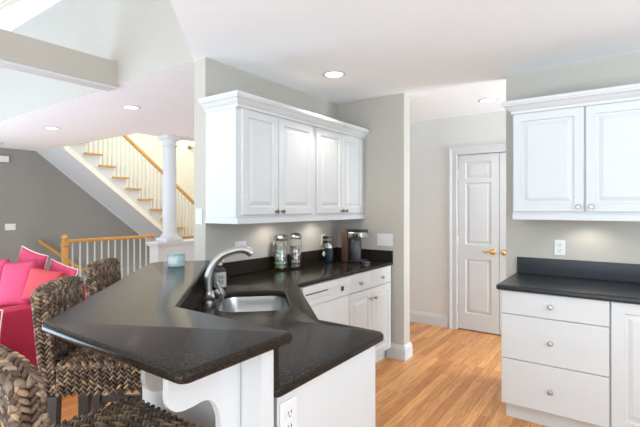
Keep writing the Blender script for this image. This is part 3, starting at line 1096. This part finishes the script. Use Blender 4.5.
# soap bottle
SB = thing('soap_bottle', 'dark soap bottle with a grey label and cream pump behind the faucet', 'soap bottle', (-2.10, 1.835, 0.9155), R(15))
obj('bottle', lathe(bmesh.new(), [(0, 0), (0.036, 0), (0.04, 0.005), (0.04, 0.108), (0.034, 0.124), (0.015, 0.135), (0.015, 0.148), (0, 0.148)], 24), BLACK, SB, True)
lb = obj('paper_label', lathe(bmesh.new(), [(0.0405, 0.012), (0.0412, 0.012), (0.0412, 0.106), (0.0405, 0.106)], 24), LABEL, SB, True)
bm = bmesh.new()
for z, w in ((0.08, 0.012), (0.07, 0.02), (0.055, 0.008), (0.045, 0.016), (0.035, 0.01)):
    for s in range(2):
        a0 = -1.1 + s * 0.45
        for q in range(4):
            a = a0 + q * w / 0.04 / 4
            box(bm, 0.0413 * math.cos(a) - 0.0015, 0.0413 * math.cos(a) + 0.0015, 0.0413 * math.sin(a) - 0.0022, 0.0413 * math.sin(a) + 0.0022, z, z + 0.004)
obj('print', bm, INK, lb)
bm = lathe(bmesh.new(), [(0, 0.1485), (0.017, 0.1485), (0.017, 0.162), (0.006, 0.164), (0.006, 0.178), (0.013, 0.18), (0.013, 0.192), (0, 0.194)], 18)
tube(bm, smooth_path([(0.0, 0, 0.186), (0.025, -0.01, 0.188), (0.045, -0.018, 0.178)]), 0.006, 8)
obj('pump', bm, CREAMP, SB, True)

# candle on the bar
CN = thing('candle_jar', 'pale blue glass candle jar on the far end of the bar', 'candle', (-2.265, 1.632, 1.0685))
obj('jar', lathe(bmesh.new(), [(0, 0), (0.048, 0), (0.052, 0.006), (0.052, 0.066), (0.047, 0.067), (0.047, 0.012), (0, 0.01)], 32), BLUEGLASS, CN, True)
obj('lid', lathe(bmesh.new(), [(0, 0.0672), (0.053, 0.0672), (0.054, 0.07), (0.054, 0.077), (0.05, 0.08), (0, 0.08)], 32), BLUELID, CN, True)
bm = bmesh.new()
for k in range(9):
    a0, a1 = -1.75 + k * 0.13, -1.75 + (k + 1) * 0.13
    v = [bm.verts.new((0.0524 * math.cos(a), 0.0524 * math.sin(a), z)) for a, z in ((a0, 0.018), (a1, 0.018), (a1, 0.055), (a0, 0.055))]
    bm.faces.new(v)
obj('paper_label', bm, LABELW, CN, True)

# grinder
GD = thing('coffee_grinder', 'dark navy cylindrical grinder with a silver top beside the outlet', 'grinder', (-2.30, 3.36, 0.9155))
obj('body', lathe(bmesh.new(), [(0, 0), (0.042, 0), (0.043, 0.005), (0.04, 0.13), (0, 0.13)], 24), NAVY, GD, True)
obj('lid', lathe(bmesh.new(), [(0, 0.131), (0.04, 0.131), (0.036, 0.165), (0.03, 0.172), (0, 0.174)], 24), STEEL, GD, True)
obj('handle', tube(bmesh.new(), smooth_path([(0, 0, 0.174), (0.02, -0.01, 0.188), (0.055, -0.02, 0.19), (0.06, -0.022, 0.182)]), 0.006, 8), BRONZE, GD, True)
bm = bmesh.new()
box(bm, -0.002, 0.002, -0.02, 0.02, -0.02, 0.02, 0.0015)
bmesh.ops.transform(bm, matrix=Matrix.Translation((-0.03, -0.046, 0.075)) @ Matrix.Rotation(R(45), 4, 'X'), verts=bm.verts[:])
lab(obj('tag', bm, WHITEB, GD), 'white diamond hang tag')

# coffee maker, faces +x
CM = thing('coffee_maker', 'brown and black coffee maker with a silver head in the worktop corner', 'coffee maker', (-2.07, 3.50, 0.9155))
bm = bmesh.new()
box(bm, -0.13, -0.066, -0.085, 0.085, 0.0, 0.305, 0.008)
obj('water_tank', bm, WALNUT, CM, True)
bm = bmesh.new()
box(bm, -0.0655, 0.07, -0.08, 0.08, 0.0, 0.022, 0.006)
obj('base', bm, BLACK, CM, True)
bm = bmesh.new()
box(bm, -0.065, 0.085, -0.078, 0.078, 0.225, 0.285, 0.012)
obj('head', bm, STEEL, CM, True)
bm = bmesh.new()
box(bm, -0.065, 0.078, -0.07, 0.07, 0.286, 0.305, 0.006)
obj('lid', bm, BLACK, CM, True)
bm = bmesh.new()
for x in (0.005, 0.04):
    box(bm, x - 0.011, x + 0.011, -0.0835, -0.0785, 0.23, 0.27, 0.002)
obj('buttons', bm, NAVY, CM)
bm = lathe(bmesh.new(), [(0, 0.0), (0.05, 0.0), (0.053, 0.01), (0.053, 0.17), (0.042, 0.19), (0, 0.19)], 24, Matrix.Translation((-0.008, -0.02, 0.0225)))
obj('carafe', bm, CHAR, CM, True)
bm = lathe(bmesh.new(), [(0, 0.0), (0.04, 0.0), (0.042, 0.012), (0, 0.016)], 20, Matrix.Translation((0.114, -0.04, 0.0)))
obj('drip_tray', bm, STEEL, CM, True)


# ------------------------------------------------------------------ woven bar stools
def leaf(bm, P, T, N, L, W, H):
    """one strand of the braid: an elongated low-poly bead at P, long axis T, outward N"""
    B = N.cross(T)
    seg = 6
    tip0 = bm.verts.new(P - T * L)
    tip1 = bm.verts.new(P + T * L)
    rings = []
    for s in (-0.5, 0.25, 0.7):
        f = math.sqrt(max(0.0, 1 - s * s))
        rings.append([bm.verts.new(P + T * (L * s) + B * (W * f * math.cos(2 * PI * k / seg)) + N * (H * f * math.sin(2 * PI * k / seg))) for k in range(seg)])
    for k in range(seg):
        j = (k + 1) % seg
        bm.faces.new((tip0, rings[0][j], rings[0][k]))
        for a, b in zip(rings, rings[1:]):
            bm.faces.new((a[k], a[j], b[j], b[k]))
        bm.faces.new((rings[-1][k], rings[-1][j], tip1))


def weave_patch(bm, O, U, V, wu, wv, col=0.028, step=0.0195):
    """braids run along V, spread along U"""
    U = Vector(U).normalized()
    V = Vector(V).normalized()
    N = U.cross(V)
    nu = max(1, round(wu / col))
    nv = max(1, round(wv / step))
    cu, cv = wu / nu, wv / nv
    O = Vector(O)
    for i in range(nu):
        for j in range(nv):
            for s in (-1, 1):
                P = O + U * ((i + 0.5 + s * 0.22) * cu) + V * ((j + 0.5 + (0.25 if s > 0 else -0.05)) * cv)
                T = (V * 0.76 + U * (-s * 0.64) + N * 0.07).normalized()
                P = P + N * 0.001 * random.uniform(-1, 1)
                leaf(bm, P, T, N, cv * 0.95, cu * 0.21 * random.uniform(0.85, 1.1), 0.008)


def weave_box(bm, bmc, x0, x1, y0, y1, z0, z1, braid='z', faces='xXyYZ', M=None):
    nb = bmesh.new()
    r = 0.006
    w, d, h = x1 - x0, y1 - y0, z1 - z0
    if 'y' in faces:
        weave_patch(nb, (x0, y0 + r, z0), (1, 0, 0), (0, 0, 1), w, h)
    if 'Y' in faces:
        weave_patch(nb, (x1, y1 - r, z0), (-1, 0, 0), (0, 0, 1), w, h)
    if 'x' in faces:
        weave_patch(nb, (x0 + r, y1, z0), (0, -1, 0), (0, 0, 1), d, h)
    if 'X' in faces:
        weave_patch(nb, (x1 - r, y0, z0), (0, 1, 0), (0, 0, 1), d, h)
    if 'Z' in faces:
        if braid == 'x':
            weave_patch(nb, (x1, y0, z1 - r), (0, 1, 0), (-1, 0, 0), d, w)
        else:
            weave_patch(nb, (x0, y0, z1 - r), (1, 0, 0), (0, 1, 0), w, d)
    if M is not None:
        bmesh.ops.transform(nb, matrix=M, verts=nb.verts[:])
    tmp = bpy.data.meshes.new('tmp')
    nb.to_mesh(tmp)
    nb.free()
    bm.from_mesh(tmp)
    bpy.data.meshes.remove(tmp)
    return bm


def dome(bm, x0, x1, y0, y1, z, h):
    for v in bm.verts:
        if v.co.z > z - 0.03:
            fx = (v.co.x - (x0 + x1) / 2) / ((x1 - x0) / 2)
            fy = (v.co.y - (y0 + y1) / 2) / ((y1 - y0) / 2)
            v.co.z += h * (max(0, 1 - fx ** 4) * max(0, 1 - fy ** 4) - 1)


def make_stool():
    t = thing('bar_stool', '', 'bar stool', (0, 0, 0), 0, 'woven stools along the bar')
    W2, D0, D1 = 0.20, -0.17, 0.20
    ZT, ZB = 0.828, 0.675
    # seat
    bm = bmesh.new()
    weave_box(bm, None, -W2, W2, D0, D1, ZB, ZT, 'x')
    dome(bm, -W2, W2, D0, D1, ZT, 0.028)
    seat = obj('seat', bm, WEAVE, t, 'all')
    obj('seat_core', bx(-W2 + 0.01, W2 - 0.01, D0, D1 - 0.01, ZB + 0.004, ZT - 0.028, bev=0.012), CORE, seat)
    # backrest, leaning slightly
    B2 = 0.18
    th = 0.062
    H = 0.449
    M = Matrix.Translation((0, -0.234, ZB - 0.01)) @ Matrix.Rotation(R(5.5), 4, 'X')
    bm = bmesh.new()
    nb = bmesh.new()
    weave_box(nb, None, -B2, B2, 0, th, 0, H, 'x')
    # round the top corners and crown
    def shape(bmx):
        for v in bmx.verts:
            fx = abs(v.co.x) / B2
            fz = v.co.z / H
            if fz > 0.5:
                v.co.z -= 0.028 * fx ** 4 * (fz - 0.5) * 2
            fy = (v.co.y - th / 2) / (th / 2)
            if fz > 0.9:
                v.co.z -= 0.012 * fy * fy * (fz - 0.9) * 10
    shape(nb)
    bmesh.ops.transform(nb, matrix=M, verts=nb.verts[:])
    back = obj('backrest', nb, WEAVE, t, 'all')
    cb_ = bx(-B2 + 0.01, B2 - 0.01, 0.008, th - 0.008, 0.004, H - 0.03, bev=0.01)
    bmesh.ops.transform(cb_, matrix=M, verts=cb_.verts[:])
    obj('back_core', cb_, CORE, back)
    # dark legs and stretchers
    for sx in (-1, 1):
        for sy in (-1, 1):
            x = sx * 0.165
            y = 0.17 if sy > 0 else -0.195
            bm = bmesh.new()
            a = [(x - 0.024, y - 0.024), (x + 0.024, y - 0.024), (x + 0.024, y + 0.024), (x - 0.024, y + 0.024)]
            prism(bm, a, 0.0, ZB - 0.001)
            for v in bm.verts:
                if v.co.z < 0.1:
                    v.co.x = x + sx * 0.012 + (v.co.x - x) * 0.75
                    v.co.y = y + sy * 0.012 + (v.co.y - y) * 0.75
            obj('leg', bm, DARKWOOD, t)
    for z, (x0, x1, y0, y1) in ((0.28, (-0.145, 0.145, 0.165, 0.19)), (0.28, (-0.145, 0.145, -0.215, -0.19)),
                                (0.34, (-0.18, -0.155, -0.20, 0.15)), (0.34, (0.155, 0.18, -0.20, 0.15))):
        obj('stretcher', bx(x0, x1, y0, y1, z - 0.016, z + 0.016, bev=0.003), DARKWOOD, t)
    return t


stool = make_stool()
SP = [(-1.135, 0.59, 0, 'nearest woven bar stool, tucked under the front edge of the bar'),
      (-1.853, 1.027, R(-46), 'middle woven bar stool at the angled side of the bar, beside the red sofa arm'),
      (-2.395, 1.495, R(-50), 'farthest woven bar stool, only its top showing above the bar')]
for i, (x, y, rz, lb_) in enumerate(SP):
    o = stool if i == 0 else copy_tree(stool)
    o.location = (x, y, 0.001)
    o.rotation_euler = (0, 0, rz)
    o['label'] = lb_

# ------------------------------------------------------------------ sofa and cushions
SO = thing('sofa', 'raspberry pink slipcovered sofa behind the bar stools', 'sofa', (-5.0, 1.55, 0))
# local: faces -y, right arm at +x
bm = bx(-1.2, 0.84, -0.36, 0.2, 0.02, 0.42, bev=0.02)
obj('base', bm, RED, SO, True)
bm = bx(0.845, 1.05, -0.42, 0.46, 0.015, 0.615, bev=0.03)
obj('arm', bm, RED, SO, True)
bm = bx(-1.2, 0.843, 0.21, 0.46, 0.02, 0.72, bev=0.05, seg=4)
obj('backrest', bm, RED, SO, True)
for x0, x1 in ((-1.2, -0.19), (-0.18, 0.838)):
    bm = bx(x0, x1, -0.40, 0.2, 0.425, 0.55, bev=0.035, seg=4)
    obj('seat_cushion', bm, PINK, SO, True)


def pillow(name, label, loc, rot, w, h, t, m, piping=True, ears=0.06, group='pink cushions on the sofa'):
    bm = bmesh.new()
    n = 16
    top, bot = {}, {}
    def pos(i, j, s):
        u, v = i / n * 2 - 1, j / n * 2 - 1
        pin = 1 - ears * (1 - abs(v) ** 2) if True else 1
        x = u * w / 2 * (1 - ears * (1 - v * v))
        z = v * h / 2 * (1 - ears * (1 - u * u))
        f = (max(0, 1 - u * u) ** 0.5) * (max(0, 1 - v * v) ** 0.5)
        return (x, s * t / 2 * f ** 0.8, z)
    for i in range(n + 1):
        for j in range(n + 1):
            top[i, j] = bm.verts.new(pos(i, j, 1))
            edge = i in (0, n) or j in (0, n)
            bot[i, j] = top[i, j] if edge else bm.verts.new(pos(i, j, -1))
    for i in range(n):
        for j in range(n):
            bm.faces.new((top[i, j], top[i + 1, j], top[i + 1, j + 1], top[i, j + 1]))
            bm.faces.new((bot[i, j], bot[i, j + 1], bot[i + 1, j + 1], bot[i + 1, j]))
    rim = [pos(i, 0, 1) for i in range(n)] + [pos(n, j, 1) for j in range(n)] + [pos(i, n, 1) for i in range(n, 0, -1)] + [pos(0, j, 1) for j in range(n, -1, -1)]
    o = obj(name, bm, m, None, 'all')
    o.location = loc
    o.rotation_euler = rot
    tag(o, label, 'cushion', group)
    if piping:
        lab(obj('piping', tube(bmesh.new(), rim, 0.0045, 8, False), PIPING, o, True), 'pale cream piping')
    return o


CUSHIONS = True
pillow('cushion', 'large pink cushion with one corner pointing up on the sofa', (-4.52, 1.655, 0.80), (R(-8), R(9), R(6)), 0.46, 0.46, 0.11, PINK)
pillow('cushion', 'plain pink cushion leaning in front of the corner-up cushion', (-4.31, 1.49, 0.765), (R(-12), R(-6), R(14)), 0.42, 0.40, 0.14, PINK, False)
pillow('cushion', 'coral red cushion leaning behind the middle bar stool', (-3.99, 1.56, 0.77), (R(-14), R(8), R(30)), 0.30, 0.28, 0.11, CORAL, False)
pillow('cushion', 'pink cushion with cream piping along the right end of the sofa back', (-4.02, 1.72, 0.79), (R(-6), R(8), R(4)), 0.44, 0.29, 0.08, PINK)
pillow('cushion', 'pink cushion at the left edge of the picture on the sofa', (-4.78, 1.46, 0.755), (R(-16), R(-5), R(0)), 0.44, 0.40, 0.16, PINK, False)
OT = thing('ottoman', 'pink ottoman at the left edge in front of the sofa arm', 'ottoman', (-3.69, 0.93, 0))
obj('body', bx(-0.25, 0.25, -0.25, 0.25, 0.03, 0.39, bev=0.04, seg=4), RED, OT, True)
pillow('cushion', 'round-cornered pink cushion with cream piping standing on the ottoman', (-3.70, 1.05, 0.56), (R(-6), 0, R(20)), 0.38, 0.31, 0.13, PINK, True, 0.04, 'pink cushion on the ottoman')
